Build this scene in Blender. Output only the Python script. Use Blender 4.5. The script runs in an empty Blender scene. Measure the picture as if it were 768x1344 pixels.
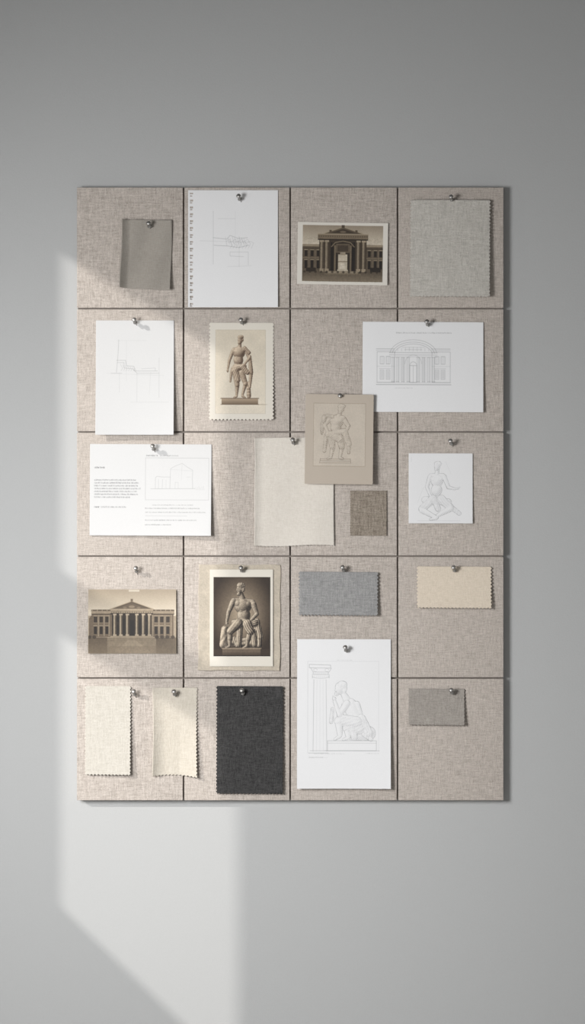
import bpy, bmesh, math
import numpy as np
from mathutils import Vector, Matrix

S=0.0015; D=4.0; CZ=1.458
FB=0.021          # front of fabric panels above the wall
scene=bpy.context.scene
col=scene.collection
def X(px,d=0.0): return (px-384)*S*(D-d)/D
def Z(py,d=0.0): return CZ+(672-py)*S*(D-d)/D
def lin(c):
    c=np.asarray(c,dtype=np.float64)/255.0
    return np.where(c<=0.04045,c/12.92,((c+0.055)/1.055)**2.4)
def lin4(c): 
    l=lin(c); return (float(l[0]),float(l[1]),float(l[2]),1.0)

# ------------------------------------------------------------------ materials
def newmat(name):
    m=bpy.data.materials.new(name); m.use_nodes=True
    nt=m.node_tree; b=nt.nodes['Principled BSDF']
    return m,nt,b
def N(nt,t,**kw):
    n=nt.nodes.new(t)
    for k,v in kw.items():
        if k in n.inputs.keys(): n.inputs[k].default_value=v
        else: setattr(n,k,v)
    return n
def fabric(name,c1,c2,pitch=0.0032,bump=0.5,warm=None,contrast=1.0,slub=0.16):
    """linen weave: slubby warp and weft threads"""
    m,nt,b=newmat(name); L=nt.links
    tc=N(nt,'ShaderNodeTexCoord'); oi=N(nt,'ShaderNodeObjectInfo')
    off=N(nt,'ShaderNodeVectorMath',operation='SCALE'); off.inputs[0].default_value=(7.3,3.1,5.7)
    L.new(oi.outputs['Random'],off.inputs['Scale'])
    add=N(nt,'ShaderNodeVectorMath',operation='ADD')
    L.new(tc.outputs['Object'],add.inputs[0]); L.new(off.outputs[0],add.inputs[1])
    f=1.0/pitch
    def thread(sx,sz):
        mp=N(nt,'ShaderNodeMapping'); mp.inputs['Scale'].default_value=(sx,1.0,sz)
        L.new(add.outputs[0],mp.inputs['Vector'])
        n=N(nt,'ShaderNodeTexNoise'); n.inputs['Scale'].default_value=1.0
        n.inputs['Detail'].default_value=1.5; n.inputs['Roughness'].default_value=0.6
        L.new(mp.outputs[0],n.inputs['Vector']); return n
    a=thread(f*slub,f*1.0); c=thread(f*1.0,f*slub); e=thread(f*1.1,f*1.1)
    s1=N(nt,'ShaderNodeMath',operation='ADD'); L.new(a.outputs[0],s1.inputs[0]); L.new(c.outputs[0],s1.inputs[1])
    s2=N(nt,'ShaderNodeMath',operation='ADD'); L.new(s1.outputs[0],s2.inputs[0]); L.new(e.outputs[0],s2.inputs[1])
    mr=N(nt,'ShaderNodeMapRange'); L.new(s2.outputs[0],mr.inputs['Value'])
    w=0.42/contrast
    mr.inputs['From Min'].default_value=1.5-w; mr.inputs['From Max'].default_value=1.5+w
    mix=N(nt,'ShaderNodeMix',data_type='RGBA')
    L.new(mr.outputs[0],mix.inputs['Factor'])
    mix.inputs[6].default_value=lin4(c1); mix.inputs[7].default_value=lin4(c2)
    # slow tonal drift
    nz=N(nt,'ShaderNodeTexNoise'); nz.inputs['Scale'].default_value=14.0; L.new(add.outputs[0],nz.inputs['Vector'])
    mr2=N(nt,'ShaderNodeMapRange'); L.new(nz.outputs[0],mr2.inputs['Value'])
    mr2.inputs['To Min'].default_value=0.975; mr2.inputs['To Max'].default_value=1.02
    sc=N(nt,'ShaderNodeVectorMath',operation='SCALE'); L.new(mix.outputs[2],sc.inputs[0]); L.new(mr2.outputs[0],sc.inputs['Scale'])
    L.new(sc.outputs[0],b.inputs['Base Color'])
    bp=N(nt,'ShaderNodeBump'); bp.inputs['Strength'].default_value=bump; bp.inputs['Distance'].default_value=0.0010
    L.new(mr.outputs[0],bp.inputs['Height']); L.new(bp.outputs[0],b.inputs['Normal'])
    b.inputs['Roughness'].default_value=0.92
    b.inputs['Specular IOR Level'].default_value=0.15
    return m
def papermat(name,rough=0.75,spec=0.25):
    m,nt,b=newmat(name); L=nt.links
    at=N(nt,'ShaderNodeAttribute'); at.attribute_name='Print'
    tc=N(nt,'ShaderNodeTexCoord')
    nz=N(nt,'ShaderNodeTexNoise'); nz.inputs['Scale'].default_value=420.0; nz.inputs['Detail'].default_value=3.0
    L.new(tc.outputs['Object'],nz.inputs['Vector'])
    mr=N(nt,'ShaderNodeMapRange'); L.new(nz.outputs[0],mr.inputs['Value'])
    mr.inputs['To Min'].default_value=0.97; mr.inputs['To Max'].default_value=1.03
    sc=N(nt,'ShaderNodeVectorMath',operation='SCALE'); L.new(at.outputs['Color'],sc.inputs[0]); L.new(mr.outputs[0],sc.inputs['Scale'])
    L.new(sc.outputs[0],b.inputs['Base Color'])
    bp=N(nt,'ShaderNodeBump'); bp.inputs['Strength'].default_value=0.12; bp.inputs['Distance'].default_value=0.0005
    L.new(nz.outputs[0],bp.inputs['Height']); L.new(bp.outputs[0],b.inputs['Normal'])
    b.inputs['Roughness'].default_value=rough; b.inputs['Specular IOR Level'].default_value=spec
    return m
def plain(name,c,rough=0.8,metal=0.0,nscale=60.0,bump=0.1,var=0.04,dist=0.001):
    m,nt,b=newmat(name); L=nt.links
    tc=N(nt,'ShaderNodeTexCoord')
    nz=N(nt,'ShaderNodeTexNoise'); nz.inputs['Scale'].default_value=nscale; nz.inputs['Detail'].default_value=4.0
    L.new(tc.outputs['Object'],nz.inputs['Vector'])
    mr=N(nt,'ShaderNodeMapRange'); L.new(nz.outputs[0],mr.inputs['Value'])
    mr.inputs['To Min'].default_value=1-var; mr.inputs['To Max'].default_value=1+var
    rgb=N(nt,'ShaderNodeRGB'); rgb.outputs[0].default_value=lin4(c)
    sc=N(nt,'ShaderNodeVectorMath',operation='SCALE'); L.new(rgb.outputs[0],sc.inputs[0]); L.new(mr.outputs[0],sc.inputs['Scale'])
    L.new(sc.outputs[0],b.inputs['Base Color'])
    bp=N(nt,'ShaderNodeBump'); bp.inputs['Strength'].default_value=bump; bp.inputs['Distance'].default_value=dist
    L.new(nz.outputs[0],bp.inputs['Height']); L.new(bp.outputs[0],b.inputs['Normal'])
    b.inputs['Roughness'].default_value=rough; b.inputs['Metallic'].default_value=metal
    return m

M_panel=fabric('panel_linen',(158,149,141),(205,196,188),0.0021,0.5,slub=0.13,contrast=0.9)
M_paper=papermat('drawing_paper'); M_photo=papermat('photo_print_paper',0.5,0.35)
M_pin=plain('brushed_steel',(178,176,173),0.5,1.0,nscale=300,bump=0.03,var=0.05)
M_back=plain('backing_fibreboard',(142,134,127),0.9)

# ------------------------------------------------------------------ tiny raster painter (fills mesh colour attributes)
rng=np.random.default_rng(7)
def smooth_noise(h,w,cell,seed):
    r=np.random.default_rng(seed)
    gh=int(h/cell)+3; gw=int(w/cell)+3
    g=r.random((gh,gw))
    yy=np.arange(h)/cell; xx=np.arange(w)/cell
    y0=yy.astype(int); x0=xx.astype(int); fy=(yy-y0)[:,None]; fx=(xx-x0)[None,:]
    fy=fy*fy*(3-2*fy); fx=fx*fx*(3-2*fx)
    a=g[y0][:,x0]; b=g[y0][:,x0+1]; c=g[y0+1][:,x0]; d=g[y0+1][:,x0+1]
    return (a*(1-fx)+b*fx)*(1-fy)+(c*(1-fx)+d*fx)*fy
class Canvas:
    def __init__(s,x0,y0,x1,y1,bg,res=2.0):
        s.x0,s.y0,s.x1,s.y1,s.res=x0,y0,x1,y1,res; s.k=1.0
        s.W=int(round((x1-x0)*res))+1; s.H=int(round((y1-y0)*res))+1
        s.a=np.ones((s.H,s.W,3))*np.array(bg,dtype=float)
        s.xs=x0+np.arange(s.W)*(x1-x0)/(s.W-1); s.ys=y0+np.arange(s.H)*(y1-y0)/(s.H-1)
        s.XX,s.YY=np.meshgrid(s.xs,s.ys)
    def win(s,xa,ya,xb,yb,pad=2):
        i0=max(0,int((xa-pad-s.x0)*s.res)); i1=min(s.W,int((xb+pad-s.x0)*s.res)+2)
        j0=max(0,int((ya-pad-s.y0)*s.res)); j1=min(s.H,int((yb+pad-s.y0)*s.res)+2)
        return slice(j0,j1),slice(i0,i1)
    def comp(s,sl,al,c):
        al=al[...,None]; s.a[sl]=s.a[sl]*(1-al)+np.array(c,dtype=float)*al
    def desat(s,k):
        g=s.a.mean(axis=2,keepdims=True); s.a=s.a*(1-k)+g*k
    def line(s,pts,w=0.7,c=(70,70,72),a=0.5,close=False):
        if close: pts=list(pts)+[pts[0]]
        pts=[tuple(p) for p in pts]
        xa=min(p[0] for p in pts);xb=max(p[0] for p in pts);ya=min(p[1] for p in pts);yb=max(p[1] for p in pts)
        sl=s.win(xa,ya,xb,yb,w+1); Xw=s.XX[sl];Yw=s.YY[sl]
        if Xw.size==0: return
        dm=np.full(Xw.shape,1e9)
        for (x0,y0),(x1,y1) in zip(pts[:-1],pts[1:]):
            dx,dy=x1-x0,y1-y0; q=dx*dx+dy*dy+1e-9
            t=np.clip(((Xw-x0)*dx+(Yw-y0)*dy)/q,0,1)
            dm=np.minimum(dm,np.hypot(Xw-x0-t*dx,Yw-y0-t*dy))
        al=np.clip((w/2+0.25-dm)/0.5,0,1)*min(1,a*s.k)
        s.comp(sl,al,c)
    def rect(s,xa,ya,xb,yb,c,a=1.0):
        sl=s.win(xa,ya,xb,yb); Xw=s.XX[sl];Yw=s.YY[sl]
        if Xw.size==0: return
        f=lambda v: np.clip(v*s.res+0.5,0,1)
        s.comp(sl,f(Xw-xa)*f(xb-Xw)*f(Yw-ya)*f(yb-Yw)*a,c)
    def vgrad(s,xa,ya,xb,yb,c0,c1,a=1.0):
        sl=s.win(xa,ya,xb,yb,0); Xw=s.XX[sl];Yw=s.YY[sl]
        t=np.clip((Yw-ya)/(yb-ya),0,1)[...,None]
        cc=np.array(c0,float)*(1-t)+np.array(c1,float)*t
        f=lambda v: np.clip(v*s.res+0.5,0,1)
        al=(f(Xw-xa)*f(xb-Xw)*f(Yw-ya)*f(yb-Yw)*a)[...,None]
        s.a[sl]=s.a[sl]*(1-al)+cc*al
    def poly(s,pts,c,a=1.0):
        xa=min(p[0] for p in pts);xb=max(p[0] for p in pts);ya=min(p[1] for p in pts);yb=max(p[1] for p in pts)
        sl=s.win(xa,ya,xb,yb); acc=0
        for ox in(-.33,0,.33):
            for oy in(-.33,0,.33):
                Xw=s.XX[sl]+ox/s.res;Yw=s.YY[sl]+oy/s.res
                ins=np.zeros(Xw.shape,bool)
                for k in range(len(pts)):
                    x0,y0=pts[k];x1,y1=pts[(k+1)%len(pts)]
                    if y0==y1: continue
                    ins^=((Yw<y0)!=(Yw<y1))&(Xw<(x1-x0)*(Yw-y0)/(y1-y0)+x0)
                acc=acc+ins
        s.comp(sl,acc/9.0*a,c)
    def ell(s,cx,cy,rx,ry,c,a=1.0,soft=0.6):
        sl=s.win(cx-rx-soft,cy-ry-soft,cx+rx+soft,cy+ry+soft)
        r=np.hypot((s.XX[sl]-cx)/rx,(s.YY[sl]-cy)/ry)
        s.comp(sl,np.clip((1-r)*min(rx,ry)/soft+0.5,0,1)*a,c)
    def arc(s,cx,cy,rx,ry,a0,a1,**k):
        n=26; s.line([(cx+rx*math.cos(math.radians(a0+(a1-a0)*i/n)),cy-ry*math.sin(math.radians(a0+(a1-a0)*i/n))) for i in range(n+1)],**k)
    def text(s,xa,xb,y,h=1.8,a=0.5,c=(60,60,62)):
        x=xa
        while x<xb:
            L=rng.integers(2,8)*1.15
            e=min(x+L,xb); p=x
            while p<e:
                hh=h*(0.65+0.5*rng.random()); 
                s.line([(p,y+h-hh),(p+0.3*rng.random(),y+h)],0.4,c,a*(0.5+0.6*rng.random()))
                if rng.random()<0.5: s.line([(p,y+h*rng.random()),(p+0.8,y+h*rng.random())],0.35,c,a*0.7)
                p+=1.1
            x=e+1.3
    def mottle(s,xa,ya,xb,yb,amt,cell=3,seed=1):
        sl=s.win(xa,ya,xb,yb,0); h,w=s.XX[sl].shape
        n=smooth_noise(h,w,cell*s.res,seed)*0.5+smooth_noise(h,w,s.res*1.0,seed+9)*0.5-0.5
        s.a[sl]=np.clip(s.a[sl]*(1+n[...,None]*amt*2),0,255)
class Relief:
    """small z-buffered figure painter (capsules and ellipsoids) used for the statue prints and pencil studies"""
    def __init__(s,C):
        s.C=C; sh=C.XX.shape
        s.z=np.full(sh,-1e9); s.nx=np.zeros(sh); s.ny=np.zeros(sh); s.id=np.zeros(sh,int); s.t=np.zeros(sh); s.n=0
    def _put(s,sl,m,z,nx,ny,tex,new=True):
        zb=s.z[sl]; m=m&(z>zb)
        if new: s.n+=1
        for arr,v in((s.z,z),(s.nx,nx),(s.ny,ny),(s.t,tex)):
            w=arr[sl]; w[m]=v[m]
        w=s.id[sl]; w[m]=s.n
    def cap(s,x0,y0,x1,y1,r0,r1=None,z=0,z1=None,fold=0,fa=0,ff=1.6,new=True):
        r1=r0 if r1 is None else r1; z1=z if z1 is None else z1
        R=max(r0,r1); sl=s.C.win(min(x0,x1)-R,min(y0,y1)-R,max(x0,x1)+R,max(y0,y1)+R)
        Xw=s.C.XX[sl];Yw=s.C.YY[sl]; dx,dy=x1-x0,y1-y0; q=dx*dx+dy*dy+1e-9
        t=np.clip(((Xw-x0)*dx+(Yw-y0)*dy)/q,0,1); r=r0+(r1-r0)*t
        ex=Xw-x0-t*dx; ey=Yw-y0-t*dy; d2=ex*ex+ey*ey; m=d2<r*r
        h=np.sqrt(np.maximum(r*r-d2,0)); zz=z+(z1-z)*t+h
        a=math.radians(fa); tex=fold*np.sin(ff*(Xw*math.cos(a)+Yw*math.sin(a))+0.9*np.sin(Yw*0.35+Xw*0.2)) 
        s._put(sl,m,zz,ex/r,ey/r,tex,new)
    def ell(s,cx,cy,rx,ry,z=0,ang=0,fold=0,fa=0,ff=1.6,new=True):
        R=max(rx,ry); sl=s.C.win(cx-R,cy-R,cx+R,cy+R); Xw=s.C.XX[sl]-cx;Yw=s.C.YY[sl]-cy
        a=math.radians(ang); u=(Xw*math.cos(a)+Yw*math.sin(a))/rx; v=(-Xw*math.sin(a)+Yw*math.cos(a))/ry
        d2=u*u+v*v; m=d2<1; h=np.sqrt(np.maximum(1-d2,0))
        nx=u*math.cos(a)-v*math.sin(a); ny=u*math.sin(a)+v*math.cos(a)
        b=math.radians(fa); tex=fold*np.sin(ff*((Xw+cx)*math.cos(b)+(Yw+cy)*math.sin(b)))
        s._put(sl,m,z+h*min(rx,ry),nx,ny,tex,new)
    def hair(s,cx,cy,rx,ry,z,n=16,r=1.4,seed=1):
        s.ell(cx,cy,rx,ry,z); q=np.random.default_rng(seed)
        for i in range(n):
            a=q.random()*6.283; d=math.sqrt(q.random())*0.85
            s.ell(cx+rx*d*math.cos(a),cy+ry*d*math.sin(a),r,r*.9,z+min(rx,ry)*math.sqrt(1-d*d)-r*.45,new=False)
    def val(s,lx,ly,seed=3,n=6):
        # blend normals so joined volumes read as one surface
        def bl(q,n=2):
            m=(s.z>-1e8).astype(float); a=q*m; w=m
            for _ in range(n):
                a=(a*2+np.roll(a,1,0)+np.roll(a,-1,0)+np.roll(a,1,1)+np.roll(a,-1,1))/6; w=(w*2+np.roll(w,1,0)+np.roll(w,-1,0)+np.roll(w,1,1)+np.roll(w,-1,1))/6
            return a/np.maximum(w,1e-6)
        nx,ny=bl(s.nx,n),bl(s.ny,n)
        nz=np.sqrt(np.maximum(1-nx**2-ny**2,0))
        v=0.12+0.92*np.clip(nx*lx+ny*ly+nz*0.55,0,1)+bl(s.t,1)*0.22
        q=smooth_noise(s.C.H,s.C.W,3,seed)-0.5
        return np.clip(v+q*0.18,0,1)
    def jump(s):
        zz=np.where(s.z>-1e8,s.z,-12)
        return np.abs(np.diff(zz,axis=1,prepend=zz[:,:1]))+np.abs(np.diff(zz,axis=0,prepend=zz[:1]))
    def shade(s,dark,light,lx=-0.55,ly=-0.6,seed=3,edge=0.5):
        m=s.z>-1e8; v=s.val(lx,ly,seed)
        e=np.clip((s.jump()-2.2)/3,0,1)*edge
        e=(e*2+np.roll(e,1,0)+np.roll(e,-1,0)+np.roll(e,1,1)+np.roll(e,-1,1))/5; v=v*(1-np.clip(e,0,1))
        cc=np.array(dark,float)*(1-v[...,None])+np.array(light,float)*v[...,None]
        al=m.astype(float); al=(al+np.roll(al,1,0)+np.roll(al,-1,0)+np.roll(al,1,1)+np.roll(al,-1,1))/5*m
        s.C.a=s.C.a*(1-al[...,None])+cc*al[...,None]
    def sketch(s,c=(80,80,82),a=0.5,fa=0.3,fill=None,tone=0.12):
        m=s.z>-1e8
        if fill is not None: s.C.a[m]=s.C.a[m]*(1-fill[3])+np.array(fill[:3])*fill[3]
        j=s.jump(); idd=(np.diff(s.id,axis=1,prepend=s.id[:,:1])!=0)|(np.diff(s.id,axis=0,prepend=s.id[:1])!=0)
        n=smooth_noise(s.C.H,s.C.W,8,5)*1.0+0.2
        al=np.clip((j-0.8)/4.0,0,1)*a*n+idd*a*0.08
        f=(np.sign(s.t+0.001)!=np.sign(np.roll(s.t,1,1)+0.001))&(s.t!=0)
        al=np.maximum(al,f*fa*n*(smooth_noise(s.C.H,s.C.W,5,15)>.35))
        v=s.val(-.5,-.55); hat=0.5+0.5*np.sin((s.C.XX*1.0+s.C.YY*1.0)*2.6)
        al=np.maximum(al,m*np.clip(0.66-v,0,1)*2*tone*hat)
        al=np.clip(al,0,1)[...,None]; s.C.a=s.C.a*(1-al)+np.array(c,float)*al

# ------------------------------------------------------------------ mesh helpers
def add_obj(name,me,parent=None,mat=None,label=None,cat=None,group=None):
    o=bpy.data.objects.new(name,me); col.objects.link(o)
    if mat and me: me.materials.append(mat)
    if parent: o.parent=parent
    if label: o['label']=label
    if cat: o['category']=cat
    if group: o['group']=group
    return o
def sheet(name,x0,y0,x1,y1,label,cat,mat,canvas=None,lift=None,base=0.0015,rot=0.0,thick=0.0004,teeth='',amp=2.1,period=4.7,
          warp=None,cell=1.175,holes=None,parent=None,group=None):
    """a thin paper or cloth rectangle; lift(u,v) in metres off the board, teeth = pinked edges (l r t b)"""
    w=x1-x0; h=y1-y0
    if canvas is not None: nx,ny=canvas.W,canvas.H
    else: nx=int(round(w/cell))+1; ny=int(round(h/cell))+1
    U,V=np.meshgrid(np.linspace(0,1,nx),np.linspace(0,1,ny))
    px=U*w; py=V*h
    lf=np.full(U.shape,base)
    if lift: lf=lf+lift(U,V)
    tri=lambda q: np.abs(((q/period)%1.0)*2-1)
    fall=lambda q: np.clip(1-q/3.0,0,1)
    dx=np.zeros_like(px); dy=np.zeros_like(py)
    if 'l' in teeth: dx+=amp*tri(py)*fall(px)
    if 'r' in teeth: dx-=amp*tri(py)*fall(w-px)
    if 't' in teeth: dy+=amp*tri(px)*fall(py)
    if 'b' in teeth: dy-=amp*tri(px)*fall(h-py)
    px=px+dx; py=py+dy
    if warp:
        wx,wy=warp(U,V); px=px+wx; py=py+wy
    d0=FB+base; k=S*(D-d0)/D
    co=np.stack([(px-w/2)*k,-(lf-base),-(py-h/2)*k],-1).reshape(-1,3)
    n=nx*ny
    idx=np.arange(n).reshape(ny,nx)
    q=np.stack([idx[:-1,:-1],idx[1:,:-1],idx[1:,1:],idx[:-1,1:]],-1).reshape(-1,4)
    if holes is not None:
        cx=(x0+(U[:-1,:-1]+U[1:,1:])/2*w).reshape(-1); cy=(y0+(V[:-1,:-1]+V[1:,1:])/2*h).reshape(-1)
        q=q[~holes(cx,cy)]
    ring=np.concatenate([idx[0,:-1],idx[:-1,-1],idx[-1,:0:-1],idx[:0:-1,0]])
    rc=co[ring].copy(); rc[:,1]+=thick
    co=np.concatenate([co,rc]); m=len(ring)
    r2=n+np.arange(m)
    sk=np.stack([ring,np.roll(ring,-1),np.roll(r2,-1),r2],-1)
    faces=np.concatenate([q,sk])
    me=bpy.data.meshes.new(name)
    me.vertices.add(len(co)); me.vertices.foreach_set('co',co.astype(np.float32).ravel())
    me.loops.add(len(faces)*4); me.loops.foreach_set('vertex_index',faces.astype(np.int32).ravel())
    me.polygons.add(len(faces))
    me.polygons.foreach_set('loop_start',np.arange(0,len(faces)*4,4,dtype=np.int32))
    sm=np.ones(len(faces),bool); sm[len(q):]=False
    me.polygons.foreach_set('use_smooth',sm)
    me.update(calc_edges=True); me.validate()
    if canvas is not None:
        at=me.color_attributes.new('Print','FLOAT_COLOR','POINT')
        c=np.ones((len(co),4)); c[:n,:3]=lin(np.clip(canvas.a,0,255)).reshape(-1,3); c[n:,:3]=c[ring,:3]
        at.data.foreach_set('color',c.astype(np.float32).ravel())
    o=add_obj(name,me,parent,mat,label,cat,group)
    loc=Vector((X((x0+x1)/2,d0),-d0,Z((y0+y1)/2,d0)))
    o.location=loc
    o.rotation_euler=(0,math.radians(rot),0)
    return o
def box(name,xa,xb,ya,yb,za,zb,mat,parent=None,bevel=0.0,label=None,cat=None,kind=None):
    bm=bmesh.new(); bmesh.ops.create_cube(bm,size=1.0)
    bmesh.ops.scale(bm,vec=(xb-xa,yb-ya,zb-za),verts=bm.verts)
    if bevel: bmesh.ops.bevel(bm,geom=list(bm.edges),offset=bevel,segments=3,affect='EDGES',profile=0.6)
    me=bpy.data.meshes.new(name); bm.to_mesh(me); bm.free()
    for p in me.polygons: p.use_smooth=bool(bevel)
    o=add_obj(name,me,parent,mat,label,cat)
    o.location=((xa+xb)/2,(ya+yb)/2,(za+zb)/2)
    if kind: o['kind']=kind
    return o

# ------------------------------------------------------------------ room
SL=0.62; DY=0.80; XL=-1.40        # sun direction (1,DY,-SL); plane of the window wall
M_wall=plain('painted_plaster',(180,181,181),0.85,nscale=260,bump=0.3,var=0.03,dist=0.0008)
M_room=plain('white_plaster',(180,180,178),0.9,nscale=80)
M_ceil=plain('dark_ceiling_plaster',(80,79,76),0.9,nscale=80)  # unseen ceiling, coloured dark so less bounce reaches the wall top
M_floor=plain('pale_concrete_floor',(190,188,185),0.6,nscale=8,var=0.1)
box('wall_back',-1.40,1.50,0.0,0.1,0,2.9,M_wall,kind='structure')
box('floor',-1.42,1.55,-4.8,0.1,-0.1,0,M_floor,kind='structure')
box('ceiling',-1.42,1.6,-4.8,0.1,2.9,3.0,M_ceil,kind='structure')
box('wall_right',1.50,1.60,-4.8,0.0,0,2.9,M_room,kind='structure')
def back2win(px,py):   # point on the back wall -> point on window wall along the sun direction
    x=X(px); z=Z(py); t=x-XL
    return (-DY*t, z+SL*t)
op=[back2win(80,325),back2win(325,325+245*SL),back2win(325,1425),back2win(80,1190)]  # unseen opening, its slanted bottom edge cut to shape the sun patch
def wallmesh(name,outer,inner,x,th,mat):
    bm=bmesh.new()
    fo=[bm.verts.new((x,p[0],p[1])) for p in outer]; fi=[bm.verts.new((x,p[0],p[1])) for p in inner]
    bo=[bm.verts.new((x-th,p[0],p[1])) for p in outer]; bi=[bm.verts.new((x-th,p[0],p[1])) for p in inner]
    for i in range(4):
        j=(i+1)%4
        bm.faces.new((fo[i],fo[j],fi[j],fi[i])); bm.faces.new((bo[i],bi[i],bi[j],bo[j]))
        bm.faces.new((fi[i],fi[j],bi[j],bi[i])); bm.faces.new((fo[i],bo[i],bo[j],fo[j]))
    bmesh.ops.recalc_face_normals(bm,faces=bm.faces)
    me=bpy.data.meshes.new(name); bm.to_mesh(me); bm.free()
    o=add_obj(name,me,None,mat); o['kind']='structure'; return o
wallmesh('wall_left',[(0.1,2.9),(-4.8,2.9),(-4.8,0),(0.1,0)],op,XL,0.02,M_room)
# transom of the window
t0=back2win(70,742);t1=back2win(330,742+260*SL);t2=back2win(330,820+260*SL);t3=back2win(70,820)
bm=bmesh.new()
f=[bm.verts.new((XL-0.001,p[0],p[1])) for p in(t0,t1,t2,t3)]; g=[bm.verts.new((XL-0.019,p[0],p[1])) for p in(t0,t1,t2,t3)]
bm.faces.new(f); bm.faces.new(g[::-1])
for i in range(4): bm.faces.new((f[i],g[i],g[(i+1)%4],f[(i+1)%4]))
bmesh.ops.recalc_face_normals(bm,faces=bm.faces)
me=bpy.data.meshes.new('window_1'); bm.to_mesh(me); bm.free()
o=add_obj('window_1',me,None,M_room); o['kind']='structure'

# ------------------------------------------------------------------ pinboard
board=bpy.data.objects.new('pinboard',None); col.objects.link(board)
board.location=(X(381),-0.001,Z(1050)); board['label']='large linen-covered pinboard of twenty beige panels mounted on grey wall'; board['category']='pinboard'
board.empty_display_size=0.1
def rel(o,p):
    bpy.context.view_layer.update(); o.parent=p; o.location=o.location-p.location
def bp(name,*a,**k):
    o=box(name,*a,**k); rel(o,board); return o
bp('backing_board',X(102.5,.01),X(659.5,.01),-0.012,-0.0005,Z(1048.5,.01),Z(247.5,.01),M_back)
gx=[101,241,381,522,661]; gy=[246,405,567,730,890,1050.5]
for r in range(5):
    for c in range(4):
        ga=1.0
        xa=gx[c]+(ga if c else 0); xb=gx[c+1]-(ga if c<3 else 0)
        ya=gy[r]+(ga if r else 0); yb=gy[r+1]-(ga if r<4 else 0)
        bp('fabric_panel',X(xa,FB),X(xb,FB),-FB,-0.0121,Z(yb,FB),Z(ya,FB),M_panel,bevel=0.0010)

WH=(228,228,229); WS=(206,206,206); PEN=(88,89,92)
# 1 taupe folded cloth
M=fabric('taupe_cloth',(150,144,136),(167,161,153),0.0018,0.3)
sheet('fabric_swatch',160,288.5,225,380,'taupe-grey cloth swatch with curled edge, pinned on linen board','fabric swatch',M,
  lift=lambda u,v:0.012*np.clip(1-u/0.16,0,1)**1.5+0.016*np.clip(v-0.5,0,1)*(0.4+u)+0.004*np.sin(u*5+v*2)**2,base=0.002,rot=0.9,thick=0.0012,
  warp=lambda u,v:(-1.2*v*(1-u)+0.6*np.sin(v*5),2.5*(u-0.5)*v))
# 2 notebook sheet
C=Canvas(247,249.5,365,403.5,WH); C.k=.7; L=C.line
L([(280,277),(280,347)],.5,PEN,.35);L([(286,287),(309,287)],.5,PEN,.25);L([(262,316),(327,318)],.5,PEN,.2)
L([(280,312),(298,314),(302,309),(313,313),(325,312)],.6,PEN,.45);L([(281,322),(300,323),(313,325),(327,322)],.6,PEN,.45)
for i in range(9): L([(296+i*3,311+(i%3)),(298+i*3.2,323-(i%2)*3)],.5,PEN,.3)
L([(302,331),(326,331),(326,348)],.5,PEN,.35);L([(302,331),(302,336),(320,337)],.5,PEN,.35);L([(314,310),(314,350)],.5,PEN,.2);L([(299,350),(330,349)],.5,PEN,.2)
L([(309,311),(309,277)],.4,PEN,.12)
for i in range(8): L([(297+i*4,317+i%2),(301+i*4,314+(i*3)%6),(305+i*4,322-(i*5)%4),(302+i*4,326)],.4,PEN,.35)
hs=[252.5+i*9.05 for i in range(17)]
def holes(cx,cy):
    m=np.zeros(cx.shape,bool)
    for y in hs: 
        m|=(np.abs(cx-251.4)<1.9)&(np.abs(cy-y-1.6)<1.15)
        m|=(np.abs(cx-251.0)<1.3)&(np.abs(cy-y-4.6)<0.75)
    return m
sheet('notebook_sheet',247,249.5,365,403.5,'white spiral-notebook page with punched edge and faint pencil construction sketch','paper sheet',M_paper,C,
  lift=lambda u,v:0.003*v**2+0.002*u*v,holes=holes)
# 3 sepia portico photograph
C=Canvas(390.5,292,509,374,(220,213,201),2.5)
C.vgrad(397,296,502.5,330,(150,133,111),(212,199,176))
C.mottle(397,296,502,325,.05,14,4)
C.rect(397,323,502.5,357,(92,77,59)); C.rect(397,321,502.5,324,(150,132,106)); C.rect(397,326,502.5,327,(60,48,35))
for x in(400,408,416,483,491,498):
    C.rect(x,329,x+3.6,337,(38,29,21)); C.rect(x-.6,328,x+4.2,329,(150,132,104)); C.rect(x,342,x+3.6,353,(34,26,19)); C.rect(x-.6,341,x+4.2,342,(146,128,100))
C.rect(397,338.5,502,339.6,(120,103,80))
for x in(405.2,413.2,421,488.6,496.2): C.rect(x,328,x+1.2,356,(118,101,79),.8)
C.rect(419,312,481,357,(64,51,37)); C.rect(417,308,483,314,(120,102,78)); C.rect(417,314,483,315.4,(40,31,22)); C.rect(417,307,483,308,(160,142,114))
for i in range(22): C.rect(418+i*3,309.5,419.2+i*3,311.5,(80,65,48),.7)
C.poly([(425,307),(450,298),(476,307)],(96,80,60)); C.line([(424,307),(450,298),(477,307)],1.0,(160,142,114),.9); C.poly([(433,306),(450,300.5),(467,306)],(64,51,37))
C.ell(450,304.4,4,1.4,(130,112,88),.7)
C.rect(432,302,435,307,(90,74,55));C.rect(466,302,469,307,(90,74,55));C.rect(448,295.5,452,299,(80,65,48))
for x in(420.5,427,468.5,475.5):
    C.rect(x,316,x+4,356,(138,121,96)); C.rect(x+2.7,316,x+4,356,(78,63,47)); C.rect(x-.8,315.5,x+4.8,318,(160,142,115)); C.rect(x-.8,353,x+4.8,357,(148,130,104))
C.rect(434,318,466,357,(32,24,18)); C.rect(436,318,464,324,(52,41,30)); C.line([(435,324),(440,318.5),(450,316.5),(460,318.5),(465,324)],1.2,(130,112,87),.9)
C.rect(438.5,322,441,356,(112,95,72)); C.rect(459,322,461.5,356,(112,95,72)); C.rect(441,320,459,332,(98,82,62)); C.rect(443,322,457,330,(70,56,42)); C.rect(442,332,458,356,(58,46,34))
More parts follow.
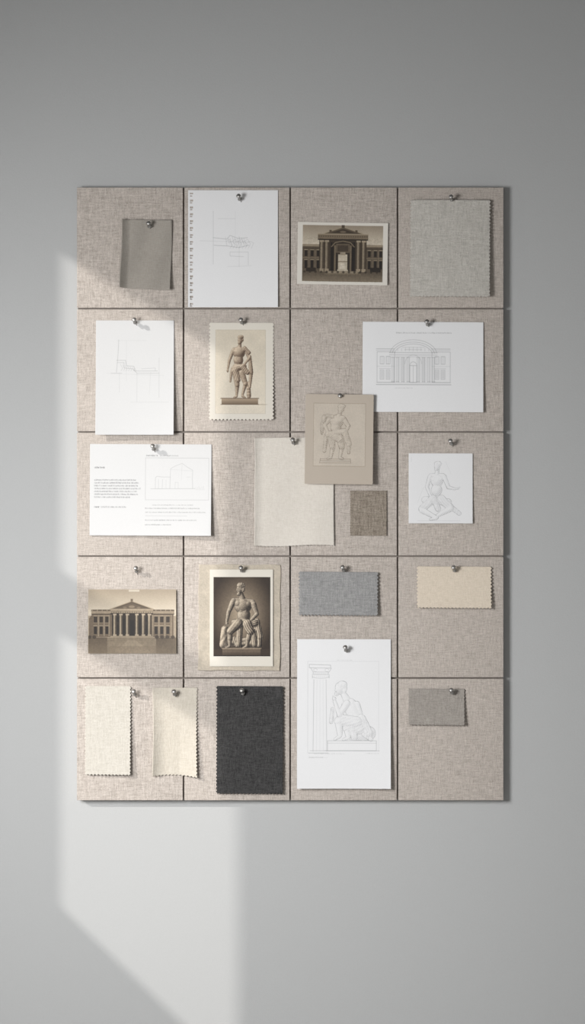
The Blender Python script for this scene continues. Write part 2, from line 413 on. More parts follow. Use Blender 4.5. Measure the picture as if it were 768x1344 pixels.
C.rect(444,334,456,356,(190,175,151)); C.rect(446.5,331,453.5,335,(150,134,110)); C.rect(444,343,456,344,(130,113,90));C.rect(447,346,453,353,(206,193,171)); C.rect(443,354,457,357,(184,169,144))
C.vgrad(397,357,502.5,370,(88,74,57),(130,114,91)); C.rect(430,356,470,359,(142,125,100)); C.rect(426,359,474,361,(112,97,75))
C.rect(402,352,415,357,(46,36,26));C.rect(486,351,500,357,(40,31,22))
for i in range(14): C.ell(400+i*7.3,357.3,1.6,1.5,(48,38,28),.7)
C.mottle(397,312,502,370,.10,2,8); C.desat(.25)
sheet('photograph',390.5,292,509,374,'sepia photograph of classical portico with columns and pediment, cream border','photograph',M_photo,C,
  lift=lambda u,v:0.003*v**2+0.002*(2*u-1)**2,rot=0.9,group='sepia photographs on the board')
# 4 pale grey pinked swatch
M=fabric('pale_grey_linen',(172,168,161),(204,200,193),0.0020,0.5,slub=0.14)
sheet('fabric_swatch',537.5,262.5,644,391,'pale grey linen swatch with pinked zigzag edges','fabric swatch',M,teeth='lrb',amp=2.4,rot=0.4,base=0.005,
  lift=lambda u,v:0.006*v**2+0.002*np.sin(u*3.1)+0.004*u,thick=0.0012)
# 5 white sheet sketch
C=Canvas(126,420.5,228.5,571,WS); L=C.line; C.k=.95
L([(156,446),(155,466),(153,489)],.5,PEN,.35);L([(153,447),(192,447)],.4,PEN,.12);L([(153,473),(165,473),(166,480),(176,481),(177,487),(207,487)],.5,PEN,.4)
L([(154,476),(163,476),(163,483),(174,484),(180,490),(209,490)],.5,PEN,.32);L([(209,470),(209,522)],.4,PEN,.2);L([(180,490),(180,528)],.4,PEN,.18);L([(172,528),(222,528)],.4,PEN,.13)
L([(157,489),(157,515)],.4,PEN,.15);L([(146,490),(160,490)],.5,PEN,.3);L([(166,447),(166,500)],.4,PEN,.1);L([(140,490),(215,493)],.4,PEN,.13)
for i in range(7): L([(158+i*3.2,478+i*.9),(161+i*3,483+i*.7),(159+i*3.2,487)],.4,PEN,.28)
L([(186,484),(204,483),(204,487)],.4,PEN,.3);L([(198,489),(196,518)],.4,PEN,.12)
sheet('drawing_sheet',126,420.5,228.5,571,'white paper sheet with very faint pencil line sketch, sunlit','paper sheet',M_paper,C,
  lift=lambda u,v:0.012*v**2.2+0.003*(2*u-1)**2*v,rot=0.0)
# 6 stamp-edged statue print
C=Canvas(274,423.5,360,552,(214,207,194),2.5); C.vgrad(283,433,348.5,543,(204,192,171),(212,201,182)); C.line([(283,433),(348.5,433),(348.5,543),(283,543)],.5,(166,152,130),.5,True)
C.mottle(283,433,348,543,.05,12,6)
R=Relief(C); c=R.cap; e=R.ell
e(315.3,446.4,3.5,4.9,6);R.hair(315.8,442.6,4.1,3.0,7,14,1.2,2);e(318.6,446,1.3,2.6,7);e(313.8,450,2.0,2.0,8,fold=.6,ff=3)
c(315,450.5,314.5,456,2.0,2.6,2)
c(307,458.6,321.5,457.6,2.6,2.6,2);e(313.8,462.6,8.2,8.2,0,-5);e(310.2,461.4,4.1,3.2,3.6,10);e(317.8,460.8,4.1,3.2,3.6,-10);e(313,472.5,6.4,8.6,0);e(311.2,470,2.2,2.1,4.0);e(315.1,469.8,2.2,2.1,4.0);e(311.2,474.3,2.2,2.4,3.9);e(315,474.2,2.2,2.4,3.9)
e(313,482,7.6,6,0,6);e(306.2,460.5,2.8,3.2,2);e(322.4,459.3,2.8,3.2,2)
c(305.4,461.5,301.2,472.5,2.6,2.1,2);c(301.2,472.5,299.2,484,2.1,1.4,3);e(298.8,486.6,1.4,2.4,4)
c(323.2,460,327,470.5,2.6,2.1,2);c(327,470.5,321,478,2.0,1.4,6);e(319.8,479.3,1.8,1.5,8)
c(321,456,327,463,2.0,2.4,6,fold=1,fa=40,ff=2.8);c(328,468,329.6,489,2.1,3.0,3,fold=1,fa=5,ff=3);c(329.6,489,328,508,2.8,1.8,2,fold=1,fa=0,ff=3)
c(306.5,484,320,481,3.4,3.8,5,fold=1,fa=75,ff=2.6);c(318,481,325,489,3.6,3.2,6,fold=1,fa=35,ff=2.6)
c(309,486,312.5,499,4.2,3.4,6,fold=1,fa=20,ff=2.5);c(304,487,302.4,501,2.2,1.3,5,fold=1,fa=0,ff=3)
c(309.6,490,311.4,505,4.5,3.3,2);e(311.4,505.5,3.0,3.0,2.4);c(311.4,506,310.8,519,3.1,1.7,1);c(310.6,520.4,307.5,522,1.7,1.4,2)
c(317.3,489,322.3,503.5,4.4,3.1,1);e(322.3,504,2.8,2.8,2.4);c(322.3,504,318.3,518.5,2.9,1.7,0);c(318.4,520,321.6,522,1.7,1.4,2);c(326,503,327,520,2.4,3.0,-2,fold=.8,fa=90,ff=1.4)
R.shade((72,51,36),(214,192,164))
C.vgrad(291,522.5,339,531,(176,154,127),(112,92,71)); C.line([(290,523),(340,523)],1,(96,76,58),.8);C.line([(290,531),(340,531)],.8,(84,66,50),.8)
C.ell(345,531,6,.8,(150,130,108),.4); C.desat(.15)
sheet('photograph',274,423.5,360,552,'sepia print of standing draped classical statue, cream card with perforated edge','photograph',M_photo,C,
  teeth='lrb',amp=2.1,period=4.9,lift=lambda u,v:0.004*v**2+0.003*u*v,rot=0.15,group='sepia photographs on the board')
# 7 elevation drawing
C=Canvas(476,422.5,634.5,541,WH); L=C.line; C.k=.66
C.text(520,592,436.2,1.5,.5)
def ln(*p,a=.5,w=.6,cl=False): C.line(list(p),w,PEN,a,cl)
ln((494,505),(592,505),a=.6,w=.8);ln((494,502.5),(592,502.5),a=.3)
for x0,x1 in((495,518),(567,591)):
    ln((x0,462),(x1,462),(x1,502),(x0,502),a=.5,cl=True);ln((x0-1,458),(x1,458),a=.6);ln((x0-1,460),(x1,460),a=.4)
    for wx in(x0+4,x0+12): 
        ln((wx,468),(wx+5,468),(wx+5,478),(wx,478),a=.55,cl=True);ln((wx+2.5,468),(wx+2.5,478),a=.35)
        ln((wx,486),(wx+5,486),(wx+5,498),(wx,498),a=.5,cl=True);ln((wx-1,484),(wx+6,484),a=.4);C.rect(wx+.8,487,wx+4.2,497,PEN,.12)
    ln((x0,481),(x1,481),a=.25)
for ry,rr in((20,31),(17,28),(14.5,25)): C.arc(542.5,466,rr,ry,8,172,w=.6,c=PEN,a=.5)
ln((511,463),(574,463),a=.6);ln((511,466),(574,466),a=.5);ln((511,468.5),(574,468.5),a=.3)
for x in(516,522,529,536,549,556,563,569):
    ln((x-1.3,470),(x-1.3,502),a=.45,w=.5);ln((x+1.3,470),(x+1.3,502),a=.45,w=.5);ln((x-2.2,469.5),(x+2.2,469.5),a=.5);ln((x-2.2,501),(x+2.2,501),a=.5);C.rect(x,470,x+1.3,502,PEN,.10)
ln((538,480),(547,480),(547,502),(538,502),a=.6,cl=True);ln((542.5,480),(542.5,502),a=.4);C.arc(542.5,480,4.5,5,0,180,w=.6,c=PEN,a=.5)
C.arc(542.5,478,11,12,0,180,w=.5,c=PEN,a=.4)
for i in range(9): ln((522+i*5.1,455.5-abs(4-i)*-.6),(522+i*5.1,461),a=.3)
ln((531,459),(554,459),a=.4);ln((528,456),(557,456),a=.3);C.rect(524,470,534,500,PEN,.05);C.rect(551,470,561,500,PEN,.05)
C.text(519,541,509,.9,.25)
sheet('drawing_sheet',476,422.5,634.5,541,'white paper with fine-line elevation drawing of classical building','paper sheet',M_paper,C,
  lift=lambda u,v:0.003*v**2+0.003*u*v,rot=0.25,base=0.0025)
# 10 cream cloth
M=fabric('cream_wool',(208,201,191),(222,216,207),0.0016,0.18)
sheet('fabric_swatch',333.5,575,439,716.5,'large soft cream cloth swatch tucked under brown card','fabric swatch',M,rot=0.2,teeth='b',amp=0.7,period=4.7,
  lift=lambda u,v:0.003*v+0.003*np.sin(u*4.5+v*1.5)**2*v+0.005*np.clip(1-u/.12,0,1)**2,thick=0.0014,base=0.0015,
  warp=lambda u,v:(1.8*np.sin(v*3.1)*(0.5-u)+0.5*np.sin(v*9)*(u<.02),1.2*np.sin(u*6)*v-0.8*(1-v)*np.sin(u*3.1)))
# 8 brown card with statue sketch
C=Canvas(400.5,517.5,490,635.5,(184,173,160),2.5); C.rect(411.5,529.5,479.5,612,(192,182,169)); C.line([(411.5,529.5),(479.5,529.5),(479.5,612),(411.5,612)],.7,(150,137,122),.6,True)
R=Relief(C); c=R.cap; e=R.ell
e(447.2,537,3.9,5.2,9);R.hair(448,533.4,4.7,3.2,11,14,1.3,4);e(444,537.4,.9,1.1,12);e(445.8,541.3,2.3,1.8,12,fold=.6,ff=3);c(446.5,541,443.5,547,2.2,3.2,4)
c(434,548,450,548.5,3,3,4);e(441.5,553,8.6,8.8,0,10);e(437.5,551.5,4.2,3.4,5);e(445.8,551.8,4.2,3.4,5);e(440.5,561,6.8,7,1);e(440,565.5,.9,.9,7)
c(432.5,549.5,425.8,558,3.1,2.5,4);c(425.8,558,430.5,568,2.5,1.7,6);e(425,550,2.8,6,9,fold=1,ff=3);e(422.5,562,2.3,9,3,fold=1,ff=3);c(429,545.5,436,547,2.2,2.4,8,fold=1,ff=3)
c(451,550,456.8,559,3.1,2.6,3);c(456.8,559,453,570,2.5,1.7,5);e(452.3,571.3,2,1.9,9)
c(430.5,570,452,566,3.8,4,7,fold=1,fa=80,ff=2.8);c(452,566,458,583,4,3.6,7,fold=1,fa=10,ff=2.9);c(457.6,580,458,594,2.8,1.9,5,fold=1,ff=3);c(434,570,446,577,4.6,4.4,7,fold=1,fa=55,ff=2.7)
c(434.5,574,436.5,587,5,3.5,3,fold=1,fa=20,ff=2.4);c(446,575,448.7,586,4.8,4,3,fold=1,fa=0,ff=2.6);c(428,572,426,592,2.6,2.2,2,fold=1,ff=2.9)
c(436.5,588,434.5,600,3,1.8,1);c(448.7,587,446.5,600,2.9,1.8,0);c(434,601,430.5,602,1.6,1.4,3);c(446.5,601,450,602,1.6,1.4,3)
R.sketch((84,72,62),.65,.34,fill=(204,195,182,.35),tone=.42)
for i in range(3): C.line([(421,602.5+i*2.6),(460,602.5+i*2.6)],.5,(88,76,66),.5)
C.line([(421,602),(420,608)],.6,(88,76,66),.5);C.line([(460,602),(461,608)],.6,(88,76,66),.5)
for i in range(16): C.line([(414+i*4,531+(i*7)%5),(417+i*4,541+(i*5)%8)],.4,(120,106,92),.08)
C.mottle(411,529,479,612,.04,10,3)
sheet('sketch_card',400.5,517.5,490,635.5,'brown card with pencil study of draped standing statue, overlapping neighbouring sheets','card',M_paper,C,
  lift=lambda u,v:0.004*v**2+0.002*u,base=0.0125,rot=0.7,thick=0.001)
# 9 document
C=Canvas(118,583,277.5,703,WS,2.5); C.k=1.0; L=C.line
C.text(124,137,613,1.7,.8,(40,40,42))
for i in range(7): C.text(124,[178,182,181,184,180,181,171][i],629.4+i*3.75,1.6,.6,(60,60,63))
C.text(124,130,664.8,1.6,.8,(40,40,42));C.text(133,165,664.8,1.6,.5)
C.text(192,207,597.2,1.5,.6);C.text(210,234,597.2,1.5,.4)
L([(191,601),(274,601),(274,656),(191,656)],.5,PEN,.25,True)
L([(204,641),(204,627),(206,625),(212,626),(223,626)],.4,PEN,.32);L([(223,641),(224,615),(231,611),(239,608),(246,613),(253,617),(252.5,628),(253,641)],.4,PEN,.3);L([(198,641.5),(256,641)],.5,PEN,.32)
L([(208,641),(208,629)],.4,PEN,.25);L([(213,641),(213.5,629)],.4,PEN,.25);L([(218,641),(218,630)],.4,PEN,.15);L([(239,609),(238,630)],.4,PEN,.12);L([(224,616),(253,618)],.4,PEN,.14);L([(230,641),(230,633),(234,633),(234,641)],.4,PEN,.2);L([(245,626),(250,626)],.4,PEN,.2)
for i in range(6): L([(257+i*2,640-i%3),(258+i*2,643)],.4,PEN,.18)
C.text(200,253,662.2,1.2,.3);C.text(191,262,666.5,1.3,.42);C.text(191,270,671.6,1.3,.32);C.text(191,258,682,1.3,.42);C.text(191,225,688,1.3,.42);L([(191,677),(246,677)],.4,PEN,.25)
sheet('document_sheet',118,583,277.5,703,'white landscape page with printed text column and small line drawing','paper sheet',M_paper,C,
  lift=lambda u,v:0.009*(u*v)**1.6+0.003*v**2,rot=0.25,thick=0.0006)
# 11 coarse brown swatch
M=fabric('brown_coarse_weave',(118,108,97),(163,153,141),0.0030,0.7,contrast=1.2)
sheet('fabric_swatch',459.5,644,508,703,'small coarse brown woven swatch on linen board','fabric swatch',M,rot=0.3,teeth='lr',amp=.8,period=3,cell=.75,
  lift=lambda u,v:0.002*v,thick=0.0015,base=0.0025)
# 12 small seated sketch
C=Canvas(536.5,595,620.5,687,WH,2.5)
R=Relief(C); c=R.cap; e=R.ell
e(573.8,612,3.9,5.2,8);R.hair(574.6,608.4,4.6,3.2,9,14,1.3,6);e(571,612.6,.9,1.1,12);e(572.3,616.2,2.1,1.6,11,fold=.6,ff=3);c(574,616,573.5,622,2.2,3,4)
c(566,624,581,624,3,3,2);e(573.5,630.5,8,9,1);e(569.7,628.8,4,3.4,5);e(577.6,628.8,4,3.4,5);e(573,643,7,8,1);e(573,647,.9,.9,7)
c(564.5,625.5,560.3,639,2.9,2.3,4);c(560.3,639,565,651,2.2,1.6,6);e(566,653,2,1.8,8);c(583,625.5,588.5,639.5,2.9,2.3,4);c(588.5,639.5,597,641.5,2.1,1.5,6);e(600,641,2.6,1.2,7);c(601,641,603.5,639.5,.7,.6,8)
c(568,655,554,668,5.6,4.6,6,fold=1,fa=40,ff=2.2);c(579,655,591,666,5.6,4.6,6,fold=1,fa=-40,ff=2.2)
c(554,669.5,573,679.5,3.9,2.4,8);c(591,667.5,575,676,3.9,2.4,9);c(572,680,565,681.5,2,1.5,10);c(558,656,588,659,4.6,4.6,3,fold=1,fa=80,ff=2.2);c(585,660,603,674,3.6,2.6,1,fold=1,fa=30,ff=2.2);c(570,656,575,668,4,3.6,9,fold=1,fa=10,ff=2.5)
R.sketch(PEN,.46,.24,tone=.24)
C.line([(548,683.5),(604,683.5)],.4,PEN,.2);C.line([(540,600),(540,606)],.4,PEN,.15);C.line([(585,606),(592,622)],.4,PEN,.1);C.line([(556,640),(548,660)],.4,PEN,.1)
sheet('drawing_sheet',536.5,595,620.5,687,'small square white paper with pencil sketch of seated figure','paper sheet',M_paper,C,
  lift=lambda u,v:0.003*v**2,rot=0.1,base=0.0025)
# 13 mansion photograph
C=Canvas(116,773.5,231.5,857.5,(158,140,116),2.5); C.vgrad(116,773,232,808,(158,141,118),(206,191,168)); C.mottle(116,773,232,805,.04,16,12)
C.poly([(117,836),(117,812),(121,806),(126,803),(130,808),(133,836)],(92,75,57),.8)
C.rect(121,804,228,836,(108,90,70));C.rect(120,802,229,805.5,(150,131,106));C.rect(120,805.5,229,806.5,(56,43,32));C.rect(120,800,229,802,(94,78,60))
for i in range(17):
    if not 144<121+i*6.4<201: C.rect(121+i*6.4,800,122+i*6.4,802,(162,143,117),.8)
for i,x in enumerate((123.5,131,138.5,203,210.5,218.5)):
    C.rect(x,809,x+4,817,(40,30,22));C.rect(x,822,x+4,832,(38,28,20));C.rect(x-.7,807.8,x+4.7,808.8,(162,143,117));C.rect(x-.7,820.8,x+4.7,821.8,(156,138,112));C.rect(x+1.7,809,x+2.2,817,(100,83,64),.7)
    C.rect(x-.7,817,x+4.7,817.8,(140,122,98),.8)
for x in(129.2,136.7,143.2,200.5,208.6,216.4,224.6): C.rect(x-.6,807,x+1,835,(142,124,100))
C.rect(147,803,199,836,(44,34,25)); C.rect(145,799.5,201,804.5,(154,135,109)); C.rect(145,804.5,201,805.8,(50,38,28));C.rect(145,802,201,802.5,(104,87,67))
for i in range(19): C.rect(146+i*3,803,147.2+i*3,804.2,(100,84,64),.8)
C.poly([(145,799.5),(173,789),(201,799.5)],(94,78,60));C.line([(144,799.5),(173,789),(202,799.5),(144,799.5)],1.0,(168,149,122),.9);C.ell(173,796.3,4,1.7,(140,122,97),.8);C.ell(164,797.5,2.5,1.2,(130,112,88),.7);C.ell(182,797.5,2.5,1.2,(130,112,88),.7);C.line([(152,798),(173,791),(194,798)],.5,(60,47,35),.7);C.rect(171.5,786,174.5,789.5,(104,87,67))
for x in(149,157,165.5,178,186.5,194.5):
    C.rect(x,806,x+3.4,834,(156,138,112));C.rect(x+2.2,806,x+3.4,834,(84,69,52));C.rect(x+1,806,x+1.4,834,(178,160,133),.6);C.rect(x-.6,805.5,x+4.1,807.5,(174,155,129));C.rect(x-.6,832.5,x+4.1,835,(164,146,120))
C.rect(171,814,176,834,(28,21,16));C.rect(153,810,156.2,816,(30,23,17));C.rect(153,820,156.2,831,(34,26,20));C.rect(190.8,810,193.8,816,(30,23,17));C.rect(190.8,820,193.8,831,(34,26,20));C.rect(161,812,164.5,831,(32,25,18));C.rect(182.5,812,185.5,831,(32,25,18))
C.rect(145,834.5,201,837,(148,130,105));C.rect(141,837,205,839.5,(128,111,88))
C.vgrad(116,836.5,141,857.5,(94,78,60),(120,103,80));C.vgrad(205,836.5,231.5,857.5,(94,78,60),(120,103,80));C.vgrad(141,839.5,205,857.5,(128,111,88),(146,128,103));C.line([(116,845),(150,840)],.8,(94,78,60),.5)
C.poly([(150,857),(168,840),(178,840),(200,857)],(162,144,118),.4)
for x in(118,124,206,213,220,227): C.ell(x,836,2.6,2.2,(56,44,33),.8)
C.rect(116,848,231.5,857.5,(112,94,73),.35);C.mottle(116,800,231,857,.09,2,18);C.rect(169,774,183,776.5,(216,206,188),.6)
C.line([(116,773.7),(231.4,773.7),(231.4,857.4),(116,857.4)],.8,(186,171,148),.5,True); C.desat(.2)
sheet('photograph',116,773.5,231.5,857.5,'borderless sepia photograph of wide columned mansion','photograph',M_photo,C,
  lift=lambda u,v:0.003*v**2+0.003*(2*u-1)**2,rot=0.0,group='sepia photographs on the board')
# 14 mounted photograph
mp=bpy.data.objects.new('mounted_photograph',None); col.objects.link(mp)
mp['label']='sepia photograph of seated classical statue mounted on beige card'; mp['category']='photograph'; mp['group']='sepia photographs on the board'
mp.location=(X(314.5),-FB,Z(880)); mp.empty_display_size=0.05
C=Canvas(260.5,741,368,880,(184,174,159),1.0); C.mottle(260,741,368,880,.07,9,4); C.mottle(260,741,368,880,.05,2,14)
o=sheet('backing_card',260.5,741,368,880,'mottled beige card mount',None,M_paper,C,lift=lambda u,v:0.002*v**2,base=0.0015,rot=0.4,thick=0.001,warp=lambda u,v:(0.5*np.sin(v*17),0.5*np.sin(u*13)))
rel(o,mp)
C=Canvas(275.5,747.5,358.5,874.5,(216,209,195),3)
C.rect(280.5,757.5,354.5,861,(58,42,30)); 
sl=C.win(280.5,757.5,354.5,861,0); r=np.hypot((C.XX[sl]-318)/42,(C.YY[sl]-806)/60); w=np.clip(1-r,0,1)**1.0
C.a[sl]=np.array((50,37,26))*(1-w[...,None])+np.array((190,168,138))*w[...,None]
C.rect(280.5,852,354.5,861,(62,47,34),.7)
R=Relief(C); c=R.cap; e=R.ell
# rock seat
c(336,830,337,846,8,7,-8,fold=.8,fa=60,ff=.9);c(306,842,334,844,6.5,7,-8,fold=.8,fa=80,ff=1);c(295,826,294,846,5,6,-8,fold=.8,fa=30,ff=1)
# head, turned to its right, curly hair, beard
e(314.8,773.4,4.5,6.4,8,10);e(310.9,774.8,1.0,1.1,12);R.hair(313.4,779.8,2.6,2.4,11,8,1.0,3)
R.hair(316.4,768.2,5.6,3.9,9.5,26,1.35,5);R.hair(319.4,773.2,2.4,3.8,9.5,8,1.2,8)
c(311.6,772.8,313.2,772.6,.5,.5,15,fold=-1.5,ff=.01);c(315.6,773,316.8,773.1,.5,.45,14,fold=-1.5,ff=.01);c(311.8,777.2,313.8,777.2,.4,.4,16,fold=-1.5,ff=.01)
c(316.4,779,318,786,3.0,4.4,3)
# torso leaning
c(309,788,329,789.5,3.8,3.8,3);e(319,795,11.4,11,0,8);e(313,792.4,5.8,4.4,5.6,12);e(324.8,793.2,5.8,4.4,5.6,-6);e(320,808,8.8,11,1,4);e(317,801.6,2.8,2.4,6.6);e(322.4,801.9,2.8,2.4,6.6);e(317,806.8,2.8,2.6,6.8);e(322.4,807,2.8,2.6,6.8);e(319.8,812.8,5,4,6)
e(307,789,4.0,4.6,4);e(331.4,791,4.0,4.6,4)
# arms: one resting on the knee, the other on the lap
c(305.6,790.5,300.2,803,3.9,3.0,6);c(300.2,803,297.6,816,3.0,1.9,9);e(297.8,818.4,2.2,2.3,15);c(296,819,294.8,821.6,.7,.6,16);c(298,820,298,823,.7,.6,17);c(299.8,820,301,822.6,.7,.6,17)
c(332.8,793,337,806,3.9,3.1,6);c(337,806,329.5,814.2,3.0,2.0,11);e(327,815.6,2.8,1.9,15);c(325,816.3,322.2,817.2,.7,.6,16);c(325.5,817.6,322.9,818.9,.7,.6,16)
# drapery over the lap, falling between and beside the legs
c(308,817,334,818,4.6,5.2,8,fold=1.2,fa=72,ff=2.4);c(337.5,815,341.5,836,3.8,4.2,4,fold=1.3,fa=8,ff=2.6);c(341,836,340,847,3.6,2.8,3,fold=1.2,fa=0,ff=2.6)
c(313,818,302.8,828,6.2,5.0,12,z1=15,fold=.5,fa=40,ff=2);c(325,819,328.8,828.5,6.4,5.2,12,z1=15,fold=1.1,fa=-30,ff=2.3)
c(315,823,313,846,4.6,3.8,7,fold=1.3,fa=3,ff=2.8);c(307.5,838,311,847,3,2.8,6,fold=1,fa=20,ff=2.8);c(333,829,334,846,3.8,3.8,8,fold=1.3,fa=-4,ff=2.8)
# shins and feet
e(301.8,829,4.1,4.0,14.5);c(301.8,830,301.7,838,3.7,3.4,12);c(301.7,838,301.5,846.5,3.3,1.9,11.5);c(301,848.2,296.6,850.4,2.0,1.4,14)
e(328,829.6,4.1,4.0,14.5);c(328,831,325.6,839,3.7,3.3,12);c(325.6,839,324,846.5,3.2,1.9,11.5);c(323.6,848.2,319.2,850.4,2.0,1.4,14)
R.shade((26,18,13),(212,192,164),lx=-.62,ly=-.42,edge=.6)
C.vgrad(292,850.5,342,860,(132,112,90),(68,53,40)); C.line([(291,851),(343,851)],.8,(168,148,122),.8);C.line([(292,853),(342,853)],.6,(56,43,32),.6); C.rect(280.5,860,354.5,861.2,(30,22,16))
C.mottle(281,758,354,860,.08,2,28); C.desat(.2)
o=sheet('photo_print',275.5,747.5,358.5,874.5,'sepia print with cream border',None,M_photo,C,lift=lambda u,v:0.002*v**2+.0008,base=0.0032,rot=0.0); rel(o,mp)
# 15 blue grey
M=fabric('blue_grey_linen',(128,128,128),(164,163,162),0.0020,0.45,slub=0.13)
sheet('fabric_swatch',391.5,750.5,497,808.5,'small blue-grey woven swatch with pinked edges','fabric swatch',M,teeth='lrb',amp=2.4,rot=0.35,base=0.004,lift=lambda u,v:0.005*v**2+0.003*u,thick=0.0012)
# 16 peach
M=fabric('pale_peach_linen',(204,191,173),(225,213,197),0.0018,0.35)
sheet('fabric_swatch',546.5,743.5,646,799,'small pale peach linen swatch with pinked edges','fabric swatch',M,teeth='lrb',amp=2.4,rot=0.3,base=0.004,lift=lambda u,v:0.005*v**2+0.003*u*v,thick=0.0012)
# 17 tall seated drawing
C=Canvas(390,839,513,1034.5,WH,2.5); L=C.line; C.k=.68
ln((404,868),(404,988),a=.3,w=.4);ln((404,868),(497,868),a=.2,w=.4);ln((497,868),(497,986),a=.2,w=.4)
ln((406,872),(434,873),(434,877),(406,876.5),a=.5,cl=True);ln((408,877),(411,882),(432,882),(435,877),a=.45);ln((411,882),(411,885),(431,885),(431,882),a=.4)
C.arc(421,888,11,2.2,180,360,w=.5,c=PEN,a=.4);C.arc(414,879.5,2.4,2,0,300,w=.5,c=PEN,a=.35);C.arc(429,879.5,2.4,2,0,300,w=.5,c=PEN,a=.35);ln((410,885),(410,890),a=.4);ln((432,885),(432,890),a=.4)
for i in range(8): ln((412+i*2.6,883),(412.5+i*2.6,889),a=.22,w=.4)
ln((412,892),(411,986),a=.45);ln((428,892),(429,986),a=.4);ln((416,892),(415.5,986),a=.16,w=.4);ln((420,892),(420,986),a=.16,w=.4);ln((424,892),(424.5,986),a=.16,w=.4)
ln((405,988),(431,988),a=.5);ln((407,985),(430,985),a=.4)
R=Relief(C); c=R.cap; e=R.ell
c(462,962,484,962,9,9,-6)
e(445.6,903.4,5.6,7.8,6,-14);e(440.4,905.8,1.1,1.6,9);e(441.8,910.6,3,2.6,9,fold=.8,ff=2.4);R.hair(449,898.4,6.4,5,8,22,1.7,11);R.hair(452,904.5,3,4.6,7,10,1.5,12)
c(450.5,910,455,918,3.6,4.8,3)
e(458.5,926,9,10,0,25);c(460.5,928,468,946,9,9.4,0);e(452.5,925.5,4.4,4.8,6,20);e(461,938,5,6,5,10)
c(455,923,445.5,938,4.4,3.5,14);c(445.5,938,439,920,3.1,2.1,16);e(438.6,917,2.4,2.3,18);c(437.4,916,437.2,913.4,.8,.7,19);c(468,924,473.4,940,4.1,3.6,2);c(473.4,940,462,949.5,3.2,2.4,8);e(460.5,950,2.4,1.8,12)
c(468,948,444.5,946,7.2,5.8,10,fold=1,fa=70,ff=1.6);c(444.5,947.5,446,964,5,3.2,11);c(446,966,439.5,970,2.4,1.7,13);e(444,946.4,5.2,5,12)
c(472,956,455,955,7,5.4,7,fold=1,fa=60,ff=1.7);c(455,955,457,967,4.4,3,7);c(457,968,450.5,970.4,2.3,1.6,9)
c(474,944,484,962,6.4,5.4,5,fold=1,fa=-15,ff=2);c(462,952,465,967,5.4,4.4,9,fold=1,fa=5,ff=2.1);c(478,962,487,970,4.4,2.6,4,fold=1,fa=0,ff=2.1);c(436.5,930,434.6,947,2.2,2.6,3,fold=1,fa=0,ff=2.4);c(446,940,470,944,3,3.4,13,fold=1,fa=75,ff=2)
R.sketch(PEN,.45,.25,tone=.2)
ln((430,972),(494,972),(494,985),(430,985),a=.5,cl=True);ln((430,975),(494,975),a=.3);ln((426,985),(498,985),a=.4);ln((405,994),(430,994),a=.2,w=.4)
C.text(443,463,866,.9,.2);C.text(406,424,993,1.0,.35);C.text(412,452,988.5,.8,.25);C.text(480,497,988,.8,.22)
sheet('drawing_sheet',390,839,513,1034.5,'tall white paper with line drawing of seated draped figure beside column','paper sheet',M_paper,C,
  lift=lambda u,v:0.008*v**2.2+0.003*(2*u-1)**2*v,rot=0.1,base=0.0025)
# 18 taupe
M=fabric('mauve_taupe_linen',(140,134,128),(170,164,157),0.0018,0.4)
sheet('fabric_swatch',536.5,904,610.5,952,'small grey-taupe woven swatch with pinked edge','fabric swatch',M,teeth='rb',amp=1.5,rot=0.3,base=0.003,lift=lambda u,v:0.005*v**2+0.003*u*v,thick=0.0012)
# 19,20 cream
M=fabric('ivory_wool',(186,181,171),(205,200,191),0.0020,0.4)
sheet('fabric_swatch',111,900.5,172.5,1017.5,'ivory woven swatch with pinked edges, sunlit','fabric swatch',M,teeth='lrb',amp=2.0,rot=0.1,base=0.003,lift=lambda u,v:0.003*v**2+0.005*u*v,thick=0.0012)
M=fabric('cream_wool_curled',(189,181,168),(206,199,187),0.0020,0.4)
sheet('fabric_swatch',200,902.5,260,1020,'cream cloth swatch curling outward with wavy pinked edge','fabric swatch',M,teeth='rb',amp=2.0,rot=0.1,base=0.002,
  lift=lambda u,v:0.010*np.clip(1-u/.3,0,1)**2*(.4+.6*v)+0.012*np.clip(u-.6,0,1)*2*v**1.5,thick=0.0012,
  warp=lambda u,v:(1.3*np.sin(v*3.1)*(1-u)-0.8*np.sin(v*3.1)*u, -2.2*np.sin(u*3.1)*v+1.5*(u-.3)*v))
# 21 charcoal
M=fabric('charcoal_linen',(44,44,44),(78,77,77),0.0020,0.5)
sheet('fabric_swatch',283.5,900.5,372.5,1042,'large charcoal woven swatch with pinked edges','fabric swatch',M,teeth='lrb',amp=1.8,rot=0.2,base=0.003,lift=lambda u,v:0.004*v**2+0.003*u,thick=0.0012)

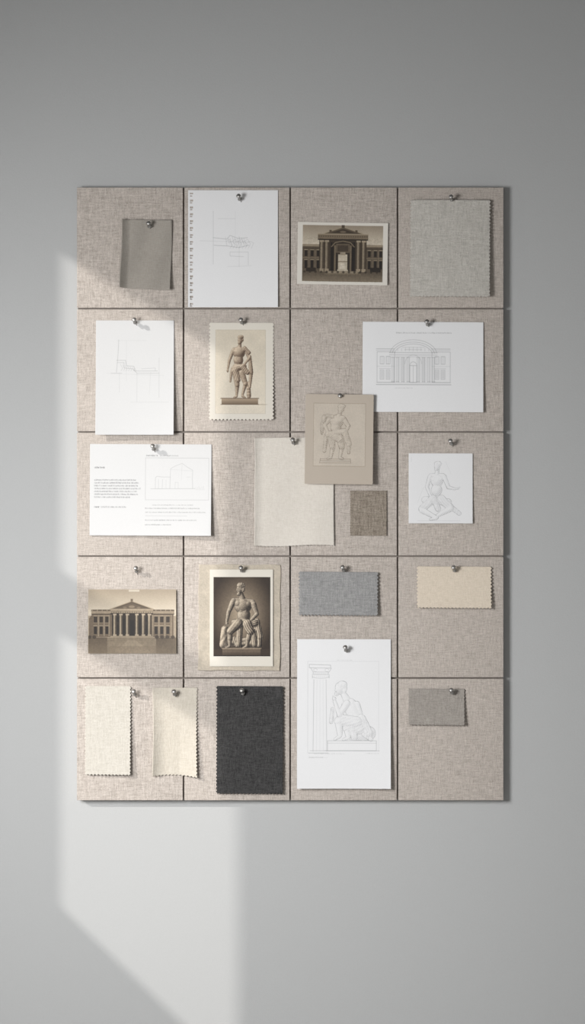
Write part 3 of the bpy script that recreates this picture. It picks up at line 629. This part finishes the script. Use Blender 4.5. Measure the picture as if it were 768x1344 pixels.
# ------------------------------------------------------------------ pins
def lathe(name,prof,seg=28):
    bm=bmesh.new(); rings=[]
    for r,h in prof:
        rings.append([bm.verts.new((r*math.cos(2*math.pi*i/seg),r*math.sin(2*math.pi*i/seg),h)) for i in range(seg)])
    for a,b in zip(rings[:-1],rings[1:]):
        for i in range(seg): bm.faces.new((a[i],a[(i+1)%seg],b[(i+1)%seg],b[i]))
    bm.faces.new(rings[0][::-1]); bm.faces.new(rings[-1])
    bmesh.ops.recalc_face_normals(bm,faces=bm.faces)
    me=bpy.data.meshes.new(name); bm.to_mesh(me); bm.free()
    for p in me.polygons: p.use_smooth=True
    me.materials.append(M_pin); return me
mm=.001
head_me=lathe('pin_head',[(2.0*mm,11*mm),(4.0*mm,11.4*mm),(4.1*mm,12.2*mm),(2.5*mm,13.0*mm),(1.9*mm,15.5*mm),(2.1*mm,19*mm),(3.4*mm,20.6*mm),(4.2*mm,21.7*mm),(4.5*mm,22.8*mm),(4.3*mm,23.9*mm),(3.5*mm,24.8*mm),(2.1*mm,25.4*mm),(.5*mm,25.6*mm)])
need_me=lathe('pin_needle',[(.1*mm,-6*mm),(.75*mm,-3*mm),(.75*mm,11.5*mm)],12)
pins=[(195,292),(313,256),(592,257),(176,418.5),(316,418.5),(560,420.5),(446,517.5),(200,583.5),(384,575.5),(591,577),(178,743.5),(316,743.5),(449,742.5),(595,742.5),(453,847.5),(592,904),(175,905),(228,905.5),(317,904)]
pr=np.random.default_rng(3)
for i,(px,py) in enumerate(pins):
    root=bpy.data.objects.new('push_pin',None); col.objects.link(root); root.empty_display_size=.01
    dh=FB+0.024
    hx,hz=X(px-.5,dh),Z(py-.5,dh)
    ex,ez=X(px+2.5+pr.random()*1.5,FB),Z(py+8.5+pr.random()*2,FB)
    v=Vector((hx-ex,-0.024,hz-ez)); root.location=(ex,-FB,ez)
    root.rotation_mode='QUATERNION'; root.rotation_quaternion=v.to_track_quat('Z','Y')
    root['label']='small silver steel push pin stuck in the linen board'; root['category']='push pin'; root['group']='steel push pins on the pinboard'
    for nm,me in(('pin_head',head_me),('pin_needle',need_me)):
        ch=bpy.data.objects.new(nm,me); col.objects.link(ch); ch.parent=root

# ------------------------------------------------------------------ light
def aim(o,d): o.rotation_mode='QUATERNION'; o.rotation_quaternion=Vector(d).to_track_quat('-Z','Y')
sun=bpy.data.lights.new('sun','SUN'); sun.energy=2.2; sun.angle=math.radians(0.9); sun.color=(1,.965,.92)
so=bpy.data.objects.new('sun_lamp',sun); col.objects.link(so); so.location=(-4,-3.2,4); aim(so,(1,DY,-SL))
ar=bpy.data.lights.new('soft_fill_light','AREA'); ar.shape='RECTANGLE'; ar.size=0.6; ar.size_y=0.7; ar.energy=21.5; ar.color=(1,1,1); ar.spread=math.radians(115)  # added fill lamp standing inside the room, tuned for the wall gradient
ao=bpy.data.objects.new('soft_fill_light',ar); col.objects.link(ao); ao.location=(-1.15,-1.9,1.55); aim(ao,Vector((0.12,0,0.80))-ao.location)
w=bpy.data.worlds.new('World'); scene.world=w; w.use_nodes=True
w.node_tree.nodes['Background'].inputs[0].default_value=(1,.996,.988,1); w.node_tree.nodes['Background'].inputs[1].default_value=0.80
scene.view_settings.view_transform='Standard'

cam=bpy.data.cameras.new('camera'); co=bpy.data.objects.new('camera',cam); col.objects.link(co)
co.location=(0,-D,CZ); co.rotation_euler=(math.radians(90),0,0); cam.sensor_fit='VERTICAL'; cam.sensor_height=36; cam.lens=36*D/(1344*S)
scene.camera=co
